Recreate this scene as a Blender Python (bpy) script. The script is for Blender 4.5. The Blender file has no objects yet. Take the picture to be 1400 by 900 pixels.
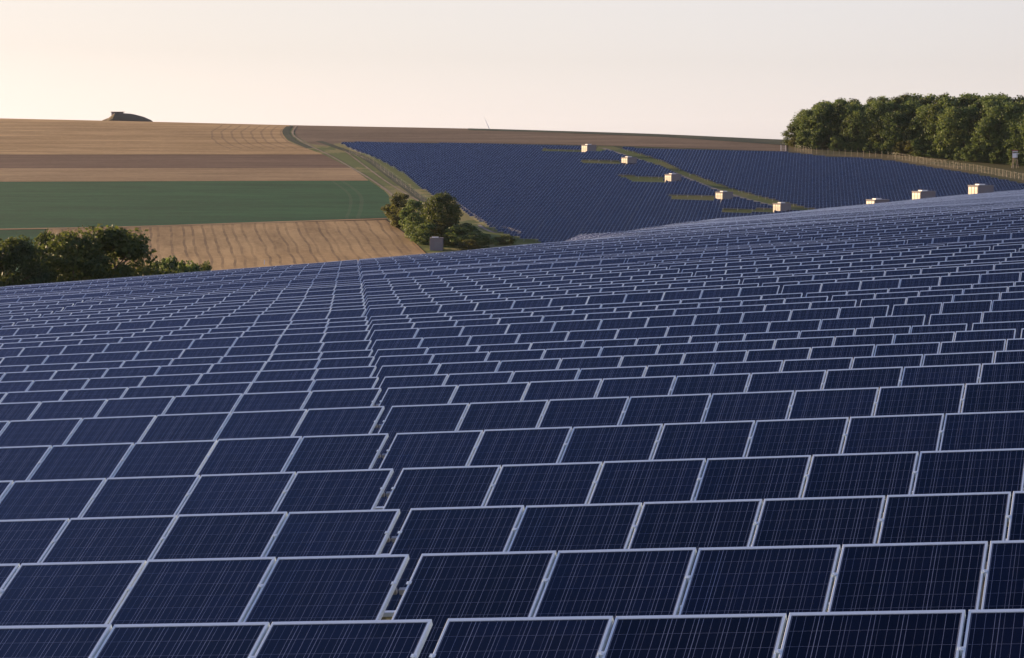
import bpy, bmesh, math, random
import numpy as np
from mathutils import Vector, Matrix
from mathutils.geometry import delaunay_2d_cdt

# ------------------------------------------------------------------ camera, sky, sun, exposure
scene = bpy.context.scene
col = scene.collection
FPX, PX0, PY0, HOR = 4000.0, 700.0, 450.0, 200.0      # focal length in px of a 1400 px wide frame
PITCH = math.atan((PY0 - HOR) / FPX)
CP, SP = math.cos(PITCH), math.sin(PITCH)

cam_d = bpy.data.cameras.new('camera')
cam = bpy.data.objects.new('camera', cam_d)
col.objects.link(cam)
cam.location = (0, 0, 0)
cam.rotation_euler = (math.radians(90) - PITCH, 0, 0)
cam_d.sensor_width = 36.0
cam_d.lens = 36.0 * FPX / 1400.0
cam_d.clip_start, cam_d.clip_end = 0.5, 40000
scene.camera = cam

SUN_AZ, SUN_EL = -52.0, 8.5        # degrees from the view axis (negative: to the left), above the horizon
SKY_SAT0, SKY_SAT1, SKY_VAL0, SKY_VAL1, SKY_VAL2 = 0.22, 1.18, 0.80, 1.50, 0.26
world = bpy.data.worlds.new('World')
scene.world = world
world.use_nodes = True
wt = world.node_tree
for n in list(wt.nodes):
    wt.nodes.remove(n)
sky = wt.nodes.new('ShaderNodeTexSky')
sky.sky_type = 'NISHITA'
sky.sun_disc = False
sky.sun_elevation = math.radians(SUN_EL)
sky.sun_rotation = math.radians(SUN_AZ)
sky.altitude = 200
sky.air_density = 1.0
sky.dust_density = 0.4
sky.ozone_density = 2.5
bg = wt.nodes.new('ShaderNodeBackground')
bg.inputs['Strength'].default_value = 0.1
wo = wt.nodes.new('ShaderNodeOutputWorld')
# thin evening veil: the sky pales towards the horizon and stays blue overhead
tcw = wt.nodes.new('ShaderNodeTexCoord'); sxw = wt.nodes.new('ShaderNodeSeparateXYZ')
wt.links.new(tcw.outputs['Generated'], sxw.inputs[0])
def sky_range(a, b, lo, hi):
    n = wt.nodes.new('ShaderNodeMapRange'); n.interpolation_type = 'SMOOTHSTEP'
    for k, v in zip(('From Min', 'From Max', 'To Min', 'To Max'), (a, b, lo, hi)): n.inputs[k].default_value = v
    wt.links.new(sxw.outputs[2], n.inputs['Value']); return n.outputs[0]
hsv = wt.nodes.new('ShaderNodeHueSaturation')
wt.links.new(sky.outputs[0], hsv.inputs['Color'])
wt.links.new(sky_range(0.0, 0.9, SKY_SAT0, SKY_SAT1), hsv.inputs['Saturation'])
up = sky_range(0.05, 0.55, SKY_VAL0, SKY_VAL1)
top = sky_range(0.68, 0.86, 1.0, SKY_VAL2)
mv = wt.nodes.new('ShaderNodeMath'); mv.operation = 'MULTIPLY'
wt.links.new(up, mv.inputs[0]); wt.links.new(top, mv.inputs[1]); wt.links.new(mv.outputs[0], hsv.inputs['Value'])
tintw = wt.nodes.new('ShaderNodeMix'); tintw.data_type = 'RGBA'; tintw.blend_type = 'MULTIPLY'
tintw.inputs[0].default_value = 1.0
wt.links.new(hsv.outputs[0], tintw.inputs[6]); 
trw = wt.nodes.new('ShaderNodeMix'); trw.data_type = 'RGBA'
trw.inputs[6].default_value = (1.03, 0.965, 0.985, 1); trw.inputs[7].default_value = (1.12, 0.82, 1.04, 1)
wt.links.new(sky_range(0.0, 0.7, 0.0, 1.0), trw.inputs[0]); wt.links.new(trw.outputs[2], tintw.inputs[7])
# warmer and held back towards the sun, cooler away from it
az = wt.nodes.new('ShaderNodeMapRange'); az.interpolation_type = 'SMOOTHSTEP'
az.inputs['From Min'].default_value = -0.22; az.inputs['From Max'].default_value = 0.20
wt.links.new(sxw.outputs[0], az.inputs['Value'])
azc = wt.nodes.new('ShaderNodeMix'); azc.data_type = 'RGBA'
azc.inputs[6].default_value = (0.89, 0.845, 0.80, 1); azc.inputs[7].default_value = (0.99, 0.985, 1.02, 1)
wt.links.new(az.outputs[0], azc.inputs[0])
low = wt.nodes.new('ShaderNodeMix'); low.data_type = 'RGBA'; low.inputs[7].default_value = (1, 1, 1, 1)
wt.links.new(sky_range(0.12, 0.4, 0.0, 1.0), low.inputs[0]); wt.links.new(azc.outputs[2], low.inputs[6])
fin = wt.nodes.new('ShaderNodeMix'); fin.data_type = 'RGBA'; fin.blend_type = 'MULTIPLY'; fin.inputs[0].default_value = 1.0
wt.links.new(tintw.outputs[2], fin.inputs[6]); wt.links.new(low.outputs[2], fin.inputs[7])
wt.links.new(fin.outputs[2], bg.inputs[0])
wt.links.new(bg.outputs[0], wo.inputs[0])

sun_d = bpy.data.lights.new('sun', 'SUN')
sun_d.energy = 5.0
sun_d.angle = math.radians(0.5)
sun_d.color = (1.0, 0.70, 0.42)
sun = bpy.data.objects.new('sun', sun_d)
col.objects.link(sun)
SUN_DIR = Vector((math.sin(math.radians(SUN_AZ)) * math.cos(math.radians(SUN_EL)),
                  math.cos(math.radians(SUN_AZ)) * math.cos(math.radians(SUN_EL)),
                  math.sin(math.radians(SUN_EL))))
sun.rotation_euler = SUN_DIR.to_track_quat('Z', 'Y').to_euler()
sun.location = (-60, 40, 30)

scene.view_settings.view_transform = 'Standard'
scene.view_settings.look = 'None'
scene.view_settings.gamma = 1
scene.view_settings.use_curve_mapping = False
scene.view_settings.exposure = 1.3
scene.render.resolution_x, scene.render.resolution_y = 1024, 658

random.seed(7)
rng = np.random.default_rng(11)

HAZE = 1.2e-5
# ------------------------------------------------------------------ pixel <-> world
def px_slope(y):
    """z / Y of the sight line through picture row y."""
    cy = (PY0 - np.asarray(y, float)) / FPX
    return (-SP + cy * CP) / (CP + cy * SP)
def px_x(x, y):
    cy = (PY0 - y) / FPX
    return (x - PX0) / FPX / (CP + cy * SP)
def project(X, Y, Z):
    d = Y * CP - Z * SP
    return PX0 + FPX * X / d, PY0 - FPX * (Y * SP + Z * CP) / d

# ------------------------------------------------------------------ relief: height of the panel tops, T(X, Y)
UY, UX = -0.259, 0.966                     # row direction in plan
ROW0, PITCH_R = 17.0, 3.83
TOPH = 1.32                                # panel top edge above the ground
y_gap = [846.7, 757.3, 695.2, 640, 592.2, 555, 530, 514.8, 500, 487.1, 477.7, 464.8, 451.5, 444.3, 436.4, 432.7,
         422.4, 416.9, 411.8, 408.4, 403.6, 399.3, 394.2, 389.9, 386.5, 383.9]
Yk = ROW0 + PITCH_R * np.arange(len(y_gap))
z_gap = px_slope(np.array(y_gap)) * Yk
_far_Y = np.array([125, 140, 155, 170, 185, 200.0])
_far_z = px_slope(np.array([377.0, 369.5, 362.5, 355.5, 350.5, 349.5])) * _far_Y
_allY = np.concatenate([Yk, _far_Y]); _allz = np.concatenate([z_gap, _far_z])
_pf = np.polyfit(_allY, _allz, 5)
h_resid = z_gap - np.polyval(_pf, Yk)
def h1(Y):
    Yc = np.clip(Y, 15.0, 200.0)
    d = np.polyval(np.polyder(_pf), Yc)
    return np.polyval(_pf, Yc) + np.where(Y < 15.0, np.polyval(np.polyder(_pf), 15.0) * (Y - 15.0), 0)
def uz(Y):
    return np.interp(Y, [17, 32, 55, 78, 110, 178, 200], [.058, .060, .060, .068, .072, .080, .080])
def near_T(X, Y):
    u = (X - 0.5 + 0.055 * Y) / (UX + 0.055 * UY)
    yk = Y - UY * u
    return h1(yk) + uz(yk) * np.clip(u, -90, 90)

PLA, PLB = 0.087, -85.6                    # the far slope (panel tops): z = PLA * Y + PLB
KY = np.array([200, 260, 340, 450, 560, 640, 700, 760, 820.0])
def _zz(vals):
    out = []
    for Y, v in zip(KY, vals):
        if v is None: out.append(PLA * Y + PLB)
        elif v > 0: out.append(float(px_slope(v)) * Y)
        else: out.append(float(v))
    return out
NODE_X = np.array([-250, 0, 300, 490, 600, 690, 740, 840, 930, 1080, 1240, 1400, 1600, 1800.0])
NODE_Z = np.array([
    _zz([-10.6, -16.5, -23, -27.5, -29, -28.5, -25.4, None, None]),
    _zz([-10.0, -16, -23, -27.5, -29, -28.5, -25.2, None, None]),
    _zz([-9.0, -15, -22.5, -27, -28.5, -28, -25.0, None, None]),
    _zz([-8.2, -14.5, -22, -26.5, -28, -27.5, -24.9, None, None]),
    _zz([-7.6, -13.5, -21, -26, -27.5, -27, -24.7, None, None]),
    _zz([-7.0, -10.5, -16.5, -23, -26.2, -26.5, -24.7, None, None]),
    _zz([329, 326.5, -12.8, -19.5, -24.5, -25.5, -24.7, None, None]),
    _zz([323, 317, 316.5, -14.2, -20.5, -24, -24.0, None, None]),
    _zz([317, 310, 305, 303.5, -17, -22, -23.4, None, None]),
    _zz([306, 298.5, 293.5, 290.5, 290, -16.2, -19.5, -19.2, None]),
    _zz([294, 286, 280.5, 276, 273.8, 273.5, -15, -18.0, None]),
    _zz([281.5, 275, 269, 264, 260.5, 259, -11.7, -14.0, -14.2]),
    _zz([268, 262, 256, 251, 247, 246, -9.5, -11.5, -13.0]),
    _zz([256, 250, 244, 240, 237, 236, -8.0, -10.0, -12.0])])

def pchip(xk, yk, x):
    h = np.diff(xk); d = np.diff(yk) / h
    m = np.zeros(len(xk))
    for i in range(1, len(xk) - 1):
        if d[i - 1] * d[i] > 0:
            w1, w2 = 2 * h[i] + h[i - 1], h[i] + 2 * h[i - 1]
            m[i] = (w1 + w2) / (w1 / d[i - 1] + w2 / d[i])
    m[0], m[-1] = d[0], d[-1]
    i = np.clip(np.searchsorted(xk, x) - 1, 0, len(h) - 1)
    t = (x - xk[i]) / h[i]
    return ((1 + 2 * t) * (1 - t) ** 2 * yk[i] + t * (1 - t) ** 2 * h[i] * m[i]
            + t * t * (3 - 2 * t) * yk[i + 1] + t * t * (t - 1) * h[i] * m[i + 1])

GS = np.linspace(-0.9, 0.9, 361)           # X / Y
GY = np.concatenate([np.arange(100, 1300, 4.0), np.geomspace(1300, 14000, 60)])
SKY_X = [-400, 0, 200, 400, 660, 900, 1080, 1400, 1700]
SKY_Y = [156, 162, 166.5, 171.5, 176.3, 183.5, 192, 199, 204]
def _column(s):
    xpx = PX0 + FPX * s
    zk = np.array([np.interp(xpx, NODE_X, NODE_Z[:, j]) for j in range(len(KY))])
    ny = np.array([104, 120, 136, 150, 162, 174.0])
    nz = near_T(s * ny, ny)
    ks = np.concatenate([ny, KY, [900, 1000, 1100]])
    kz = np.concatenate([nz, zk, PLA * np.array([900, 1000, 1100.0]) + PLB])
    Yc = np.minimum(GY, 1100)
    z = pchip(ks, kz, Yc)
    z = np.where(GY > 1100, PLA * GY + PLB, z)
    # the ridge: the far slope rolls over where the photograph has its skyline
    tgt = float(px_slope(np.interp(xpx, SKY_X, SKY_Y)))
    def capped(Yr):
        cap = (PLA * Yr + PLB) - 0.05 * (GY - Yr)
        cap = np.maximum(cap, -45 + 0 * GY)
        k = 2.2
        dlt = np.clip((cap - z) / k, -30, 30)
        return np.where(GY > 800, -k * np.log(np.exp(-np.clip((z - cap) / k, -300, 300)) + 1.0) + cap if False else np.minimum(z, cap) - k * np.log1p(np.exp(-np.abs((z - cap) / k))), z)
    lo, hi = 900.0, 1250.0
    for _ in range(24):
        mid = 0.5 * (lo + hi)
        zc = capped(mid) - TOPH
        m = (zc / GY)[GY > 820].max()
        if m < tgt: lo = mid
        else: hi = mid
    return capped(mid)
GZ = np.stack([_column(s) for s in GS], 0)
# soften creases between the columns
for _ in range(6):
    GZ[1:-1] = 0.25 * GZ[:-2] + 0.5 * GZ[1:-1] + 0.25 * GZ[2:]

def T(X, Y):
    X = np.asarray(X, float); Y = np.asarray(Y, float)
    s = np.clip(X / np.maximum(Y, 60.0), GS[0], GS[-1] - 1e-9)
    fs = (s - GS[0]) / (GS[1] - GS[0]); i = np.minimum(fs.astype(int), len(GS) - 2); a = fs - i
    Yc = np.clip(Y, GY[0], GY[-1] - 1e-6)
    j = np.clip(np.searchsorted(GY, Yc, side='right') - 1, 0, len(GY) - 2)
    b = (Yc - GY[j]) / (GY[j + 1] - GY[j])
    g = (GZ[i, j] * (1 - a) * (1 - b) + GZ[i + 1, j] * a * (1 - b) + GZ[i, j + 1] * (1 - a) * b + GZ[i + 1, j + 1] * a * b)
    n = near_T(X, np.minimum(Y, 180))
    w = np.clip((Y - 130) / 30, 0, 1); w = w * w * (3 - 2 * w)
    return n * (1 - w) + g * w
def G(X, Y):
    return T(X, Y) - TOPH

_MY = np.concatenate([np.arange(18, 620, 1.0), np.arange(620, 1300, 0.5)])
def hit(x, y, lo=620.0, tops=False):
    """Where the sight line through pixel (x, y) meets the ground beyond the distance lo."""
    Y = _MY[_MY >= lo]
    X = px_x(x, y) * Y
    z = px_slope(y) * Y
    f = T(X, Y) - (0 if tops else TOPH) - z
    k = np.argmax(f >= 0)
    if not f[k] >= 0:                       # grazes the ridge: take the closest approach
        k = int(np.argmax(f))
        return float(X[k]), float(Y[k])
    if k == 0: return float(X[0]), float(Y[0])
    t = f[k - 1] / (f[k - 1] - f[k])
    return float(X[k - 1] + t * (X[k] - X[k - 1])), float(Y[k - 1] + t * (Y[k] - Y[k - 1]))

_VF = np.linspace(0.03, 0.985, 140)
def hidden(X, Y, Z, tol=0.06):
    X = np.atleast_1d(X); Y = np.atleast_1d(Y); Z = np.atleast_1d(Z)
    f = _VF[None, :]
    t = T(X[:, None] * f, Y[:, None] * f)
    ok = (Y[:, None] * f > 16) & (Y[:, None] * (1 - f) > 5)
    return (np.where(ok, t - Z[:, None] * f, -9) > tol).any(1)

# ------------------------------------------------------------------ helpers
def tag(o, label=None, cat=None, group=None, kind=None):
    if label: o['label'] = label
    if cat: o['category'] = cat
    if group: o['group'] = group
    if kind: o['kind'] = kind
    return o
def empty(name, loc=(0, 0, 0), rot=(0, 0, 0)):
    o = bpy.data.objects.new(name, None)
    o.empty_display_size = 0.3
    o.location = loc; o.rotation_euler = rot
    col.objects.link(o)
    return o
def link_mesh(name, me, parent=None, loc=(0, 0, 0), rot=(0, 0, 0)):
    o = bpy.data.objects.new(name, me)
    o.location = loc; o.rotation_euler = rot
    if parent: o.parent = parent
    col.objects.link(o)
    return o

class MB:
    """Collects boxes, bars and polygons, then links them as ONE mesh object."""
    def __init__(self): self.v = []; self.f = []; self.m = []; self.uv = []
    def face(self, pts, mi=0, uv=None):
        b = len(self.v); self.v += [tuple(p) for p in pts]
        self.f.append(tuple(range(b, b + len(pts)))); self.m.append(mi)
        self.uv += list(uv) if uv else [(0, 0)] * len(pts)
    def box(self, c, s, mi=0, M=None):
        cx, cy, cz = c; sx, sy, sz = s[0] / 2, s[1] / 2, s[2] / 2
        P = [Vector((cx + a * sx, cy + b * sy, cz + d * sz)) for d in (-1, 1) for b in (-1, 1) for a in (-1, 1)]
        if M is not None: P = [M @ p for p in P]
        for q in ((0, 2, 3, 1), (4, 5, 7, 6), (0, 1, 5, 4), (2, 6, 7, 3), (0, 4, 6, 2), (1, 3, 7, 5)):
            self.face([P[i] for i in q], mi)
    def bar(self, a, b, r0, r1=None, n=6, mi=0):
        a, b = Vector(a), Vector(b); r1 = r0 if r1 is None else r1
        d = (b - a).normalized(); e = d.orthogonal().normalized(); g = d.cross(e)
        A = [a + r0 * (math.cos(t) * e + math.sin(t) * g) for t in [2 * math.pi * i / n for i in range(n)]]
        B = [b + r1 * (math.cos(t) * e + math.sin(t) * g) for t in [2 * math.pi * i / n for i in range(n)]]
        for i in range(n):
            j = (i + 1) % n
            self.face([A[i], A[j], B[j], B[i]], mi)
        self.face(A[::-1], mi); self.face(B, mi)
    def mesh(self, name, mats, uv=False, smooth=False):
        me = bpy.data.meshes.new(name)
        me.from_pydata(self.v, [], self.f)
        for m in (mats if isinstance(mats, (list, tuple)) else [mats]): me.materials.append(m)
        me.polygons.foreach_set('material_index', self.m)
        if uv:
            l = me.uv_layers.new(name='UVMap')
            l.data.foreach_set('uv', np.array(self.uv, float).ravel())
        if smooth: me.polygons.foreach_set('use_smooth', [True] * len(self.f))
        me.update()
        return me
    def build(self, name, mats, parent=None, uv=False, smooth=False, loc=(0, 0, 0), rot=(0, 0, 0)):
        return link_mesh(name, self.mesh(name, mats, uv, smooth), parent, loc, rot)

# ------------------------------------------------------------------ materials
class NT:
    def __init__(self, name):
        self.mat = bpy.data.materials.new(name); self.mat.use_nodes = True
        self.t = self.mat.node_tree; self.b = self.t.nodes['Principled BSDF']
        self.out = self.t.nodes['Material Output']
    def n(self, typ, **kw):
        nd = self.t.nodes.new(typ)
        for k, v in kw.items(): setattr(nd, k, v)
        return nd
    def put(self, sock, v):
        if isinstance(v, bpy.types.NodeSocket): self.t.links.new(v, sock)
        else: sock.default_value = v
    def math(self, op, a, b=None, c=None):
        nd = self.n('ShaderNodeMath', operation=op)
        self.put(nd.inputs[0], a)
        if b is not None: self.put(nd.inputs[1], b)
        if c is not None: self.put(nd.inputs[2], c)
        return nd.outputs[0]
    def mix(self, f, a, b):
        nd = self.n('ShaderNodeMix', data_type='RGBA')
        self.put(nd.inputs[0], f); self.put(nd.inputs[6], a); self.put(nd.inputs[7], b)
        return nd.outputs[2]
    def ramp(self, f, stops):
        nd = self.n('ShaderNodeValToRGB')
        e = nd.color_ramp.elements
        while len(e) < len(stops): e.new(0.5)
        for el, (p, c) in zip(e, stops): el.position = p; el.color = (*c, 1)
        self.put(nd.inputs[0], f)
        return nd.outputs[0]
    def noise(self, vec, scale, detail=4, rough=0.55):
        nd = self.n('ShaderNodeTexNoise')
        self.put(nd.inputs['Vector'], vec); nd.inputs['Scale'].default_value = scale
        nd.inputs['Detail'].default_value = detail; nd.inputs['Roughness'].default_value = rough
        return nd.outputs['Fac']
    def scaled(self, vec, s):
        nd = self.n('ShaderNodeMapping'); self.put(nd.inputs['Vector'], vec); nd.inputs['Scale'].default_value = s
        return nd.outputs[0]
    def pos(self): return self.n('ShaderNodeNewGeometry').outputs['Position']
    def xyz(self, vec):
        nd = self.n('ShaderNodeSeparateXYZ'); self.put(nd.inputs[0], vec); return nd.outputs
    def comb(self, x, y, z):
        nd = self.n('ShaderNodeCombineXYZ')
        for s, v in zip(nd.inputs, (x, y, z)): self.put(s, v)
        return nd.outputs[0]
    def set(self, **kw):
        for k, v in kw.items(): self.put(self.b.inputs[k.replace('_', ' ')], v)
    def bump(self, h, strength, dist):
        nd = self.n('ShaderNodeBump'); nd.inputs['Strength'].default_value = strength
        nd.inputs['Distance'].default_value = dist; self.put(nd.inputs['Height'], h)
        self.t.links.new(nd.outputs[0], self.b.inputs['Normal'])
def rgb(*c): return (*c, 1)

def plain(name, c, rough=0.6, metal=0.0, var=0.12, scale=3.0):
    m = NT(name)
    nz = m.noise(m.n('ShaderNodeTexCoord').outputs['Object'], scale)
    m.set(Base_Color=m.mix(nz, rgb(*[x * (1 - var) for x in c]), rgb(*[min(1, x * (1 + var)) for x in c])), Roughness=rough, Metallic=metal)
    return m.mat

MOD_W, MOD_H, CELL, STEP, NMOD = 0.992, 1.650, 0.1585, 1.012, 11

def glass_material():
    m = NT('panel_glass')
    u, v, _ = m.xyz(m.n('ShaderNodeUVMap').outputs[0])
    rnd = m.n('ShaderNodeObjectInfo').outputs['Random']
    cu = m.math('DIVIDE', m.math('SUBTRACT', u, (MOD_W - 6 * CELL) / 2), CELL)
    cv = m.math('DIVIDE', m.math('SUBTRACT', v, (MOD_H - 10 * CELL) / 2), CELL)
    def near_int(x, half):            # 1 within half (in cells) of a whole number
        f = m.math('FRACT', x)
        d = m.math('MINIMUM', f, m.math('SUBTRACT', 1.0, f))
        return m.math('LESS_THAN', d, half)
    gap_u = near_int(cu, 0.0016 / CELL)
    gap_v = near_int(cv, 0.0012 / CELL)
    bus = near_int(m.math('SUBTRACT', m.math('MULTIPLY', cu, 3.0), 0.5), 0.00105 * 3 / CELL)
    inside = m.math('MULTIPLY', m.math('MULTIPLY', m.math('GREATER_THAN', cu, -0.01), m.math('LESS_THAN', cu, 6.01)),
                    m.math('MULTIPLY', m.math('GREATER_THAN', cv, -0.01), m.math('LESS_THAN', cv, 10.01)))
    # each bus bar and each cell has its own tone
    wn = m.n('ShaderNodeTexWhiteNoise', noise_dimensions='2D')
    m.put(wn.inputs['Vector'], m.comb(m.math('FLOOR', m.math('MULTIPLY', cu, 3.0)), m.math('MULTIPLY', rnd, 97.0), 0.0))
    line_tone = m.math('MULTIPLY_ADD', wn.outputs['Value'], 0.75, 0.35)
    wc = m.n('ShaderNodeTexWhiteNoise', noise_dimensions='3D')
    m.put(wc.inputs['Vector'], m.comb(m.math('FLOOR', cu), m.math('FLOOR', cv), m.math('MULTIPLY', rnd, 53.0)))
    cell_a = m.mix(rnd, rgb(.0018, .0022, .0080), rgb(.0019, .0030, .0130))
    cell_b = m.mix(rnd, rgb(.0036, .0036, .0110), rgb(.0030, .0058, .0230))
    cell = m.mix(wc.outputs['Value'], cell_a, cell_b)
    lines = m.math('MAXIMUM', m.math('MULTIPLY', m.math('MAXIMUM', gap_u, bus), line_tone), m.math('MULTIPLY', gap_v, 0.6))
    c = m.mix(lines, cell, rgb(.30, .31, .36))
    c = m.mix(inside, rgb(.03, .032, .045), c)
    dust = m.noise(m.n('ShaderNodeTexCoord').outputs['Object'], 2.2, 5, 0.6)
    c = m.mix(m.math('MULTIPLY', dust, 0.004), c, rgb(.30, .27, .24))
    # grime: each module carries its own film, and a few carry a dropping
    film = m.math('MULTIPLY', m.math('POWER', rnd, 4.0), m.math('MULTIPLY', dust, .03))
    c = m.mix(film, c, rgb(.28, .26, .24))
    vo = m.n('ShaderNodeTexVoronoi', feature='F1'); vo.inputs['Scale'].default_value = 1.3
    m.put(vo.inputs['Vector'], m.comb(u, v, m.math('MULTIPLY', rnd, 40.0)))
    spot = m.math('MULTIPLY', m.math('LESS_THAN', vo.outputs['Distance'], m.math('MULTIPLY_ADD', dust, .035, .008)), m.math('GREATER_THAN', m.math('FRACT', m.math('MULTIPLY', rnd, 17.0)), .80))
    c = m.mix(m.math('MULTIPLY', spot, .5), c, rgb(.55, .53, .48))
    m.set(Base_Color=c, Roughness=m.math('MULTIPLY_ADD', dust, 0.10, 0.05), IOR=1.32)
    m.b.inputs['Specular IOR Level'].default_value = 0.5
    return m.mat
M = {}
M['glass'] = glass_material()
def frame_material():
    m = NT('panel_frame_aluminium')
    nz = m.noise(m.n('ShaderNodeTexCoord').outputs['Object'], 6.0)
    m.set(Base_Color=m.mix(nz, rgb(.68, .76, .77), rgb(.77, .86, .86)), Metallic=0.0, Roughness=0.4)
    return m.mat
M['frame'] = frame_material()
M['steel'] = plain('galvanised_steel', (.42, .43, .44), .5, .3)
M['back'] = plain('panel_backsheet', (.55, .55, .55), .6)

# ------------------------------------------------------------------ ground, fields, tracks
def grass_mat(name, a, b, c, sc=0.35):
    m = NT(name)
    p = m.pos()
    n1 = m.noise(p, sc, 6, .65); n2 = m.noise(p, sc * 0.12, 3); n3 = m.noise(p, sc * 9, 3)
    cc = m.mix(n1, rgb(*a), rgb(*b))
    cc = m.mix(m.math('MULTIPLY', m.math('GREATER_THAN', m.math('ADD', n2, m.math('MULTIPLY', n1, .35)), .70), .65), cc, rgb(*c))
    cc = m.mix(m.math('MULTIPLY', n3, .25), cc, rgb(a[0] * .6, a[1] * .6, a[2] * .6))
    m.set(Base_Color=cc, Roughness=0.9)
    m.b.inputs['Specular IOR Level'].default_value = 0.1
    m.bump(n3, 0.6, 0.25)
    return m.mat
M['grass'] = grass_mat('meadow_grass', (.028, .038, .014), (.052, .060, .022), (.10, .085, .040))
M['verge'] = grass_mat('verge_grass', (.075, .115, .028), (.160, .180, .048), (.33, .27, .10), .22)
M['bank'] = grass_mat('bank_grass', (.060, .064, .024), (.105, .098, .038), (.17, .13, .06), .3)
M['strip'] = grass_mat('strip_grass', (.050, .088, .020), (.105, .135, .034), (.15, .145, .05), .3)
M['ditch'] = grass_mat('ditch_grass', (.030, .045, .026), (.050, .065, .036), (.075, .085, .045), .3)

def field_mat(name, a, b, stripe_dir=(1, 0), stripe_scale=(.008, .065), strength=.7):
    m = NT(name)
    p = m.pos()
    x, y, z = m.xyz(p)
    q = m.math('ADD', m.math('MULTIPLY', x, stripe_dir[0]), m.math('MULTIPLY', y, stripe_dir[1]))
    r = m.math('SUBTRACT', m.math('MULTIPLY', y, stripe_dir[0]), m.math('MULTIPLY', x, stripe_dir[1]))
    st = m.noise(m.comb(m.math('MULTIPLY', q, stripe_scale[0]), m.math('MULTIPLY', r, stripe_scale[1]), 0.0), 1.0, 5, .6)
    big = m.noise(p, .018, 4); fine = m.noise(p, 2.2, 3)
    f = m.math('ADD', m.math('MULTIPLY', st, strength), m.math('MULTIPLY', big, 1 - strength))
    f = m.math('MULTIPLY_ADD', m.math('SUBTRACT', f, .5), 5.0, .5)
    c = m.mix(f, rgb(*a), rgb(*b))
    st2 = m.noise(m.comb(m.math('MULTIPLY', q, .03), m.math('MULTIPLY', r, .16), 3.0), 1.0, 4, .7)
    c = m.mix(m.math('MULTIPLY', m.math('MAXIMUM', m.math('MULTIPLY_ADD', st2, 4.0, -1.6), 0.0), .7), c, rgb(*[k * .66 for k in a]))
    spk = m.noise(p, .55, 3, .7)
    c = m.mix(m.math('MULTIPLY', m.math('MAXIMUM', m.math('MULTIPLY_ADD', spk, 4.0, -1.9), 0.0), .30), c, rgb(*[min(1, k * 1.35) for k in b]))
    m.b.inputs['Specular IOR Level'].default_value = 0.08
    m.set(Roughness=.95)
    m.bump(fine, .5, .12)
    return m, c, (x, y)

def upper_stubble():
    m, c, (x, y) = field_mat('upper_stubble', (.35, .222, .088), (.52, .345, .148))
    u, v, _ = m.xyz(m.n('ShaderNodeUVMap').outputs[0])
    wob = m.math('MULTIPLY', m.noise(m.pos(), .05, 2), 2.2)
    d = m.math('FRACT', m.math('DIVIDE', m.math('ADD', u, wob), 3.5))
    line = m.math('LESS_THAN', m.math('ABSOLUTE', m.math('SUBTRACT', d, .5)), .11)
    msk = m.math('MULTIPLY', m.math('LESS_THAN', u, 27.0), m.math('GREATER_THAN', v, 0.0))
    c = m.mix(m.math('MULTIPLY', m.math('MULTIPLY', line, msk), .42), c, rgb(.15, .10, .06))
    m.set(Base_Color=c)
    return m.mat
def lower_stubble():
    m, c, (x, y) = field_mat('lower_stubble', (.33, .212, .088), (.48, .322, .138), (-.136, .99), (.02, .3), .4)
    q = m.math('ADD', x, m.math('MULTIPLY', y, .137))
    wob = m.math('MULTIPLY', m.math('SUBTRACT', m.noise(m.comb(m.math('MULTIPLY', x, .02), m.math('MULTIPLY', y, .03), 0.0), 1.0, 2), .5), 3.0)
    q = m.math('ADD', q, wob)
    k = m.math('DIVIDE', q, 2.75)
    f = m.math('FRACT', k)
    wn = m.n('ShaderNodeTexWhiteNoise', noise_dimensions='1D'); m.put(wn.inputs['W'], m.math('FLOOR', k))
    c0 = m.math('MULTIPLY_ADD', wn.outputs['Value'], .4, .3)
    line = m.math('LESS_THAN', m.math('ABSOLUTE', m.math('SUBTRACT', f, c0)), .12)
    tone = m.math('MULTIPLY_ADD', wn.outputs['Value'], .45, .45)
    brk = m.math('MULTIPLY_ADD', m.noise(m.pos(), .09, 3), 1.6, -.25)
    c = m.mix(m.math('MULTIPLY', m.math('MULTIPLY', line, tone), m.math('MINIMUM', m.math('MAXIMUM', brk, 0.0), 1.0)), c, rgb(.10, .065, .04))
    m.set(Base_Color=c)
    return m.mat
def green_crop():
    m, c, (x, y) = field_mat('green_crop', (.012, .078, .028), (.026, .118, .042), (1, 0), (.008, .10), .65)
    u, v, _ = m.xyz(m.n('ShaderNodeUVMap').outputs[0])
    l1 = m.math('LESS_THAN', m.math('ABSOLUTE', m.math('SUBTRACT', u, 8.0)), .55)
    l2 = m.math('LESS_THAN', m.math('ABSOLUTE', m.math('SUBTRACT', u, 11.0)), .45)
    c = m.mix(m.math('MULTIPLY', m.math('MAXIMUM', l1, l2), .20), c, rgb(.11, .14, .08))
    m.set(Base_Color=c)
    return m.mat
def simple_field(name, a, b, **k):
    m, c, _ = field_mat(name, a, b, **k); m.set(Base_Color=c); return m.mat
M['stub_up'] = upper_stubble(); M['stub_lo'] = lower_stubble(); M['crop'] = green_crop()
M['plough'] = simple_field('ploughed_soil', (.150, .092, .052), (.205, .130, .075))
M['fallow'] = simple_field('fallow_soil', (.31, .205, .095), (.43, .295, .140))
M['ridge'] = simple_field('ridge_soil', (.138, .098, .058), (.225, .160, .094))
M['track'] = simple_field('dry_track', (.26, .20, .12), (.36, .29, .18))
M['gravel'] = simple_field('gravel_path', (.20, .18, .15), (.30, .27, .22))

M['hut_wall'] = plain('hut_wall', (.36, .31, .30), .85)
M['mound'] = grass_mat('mound_grass', (.13, .105, .060), (.20, .155, .085), (.24, .18, .10), .3)
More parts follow.
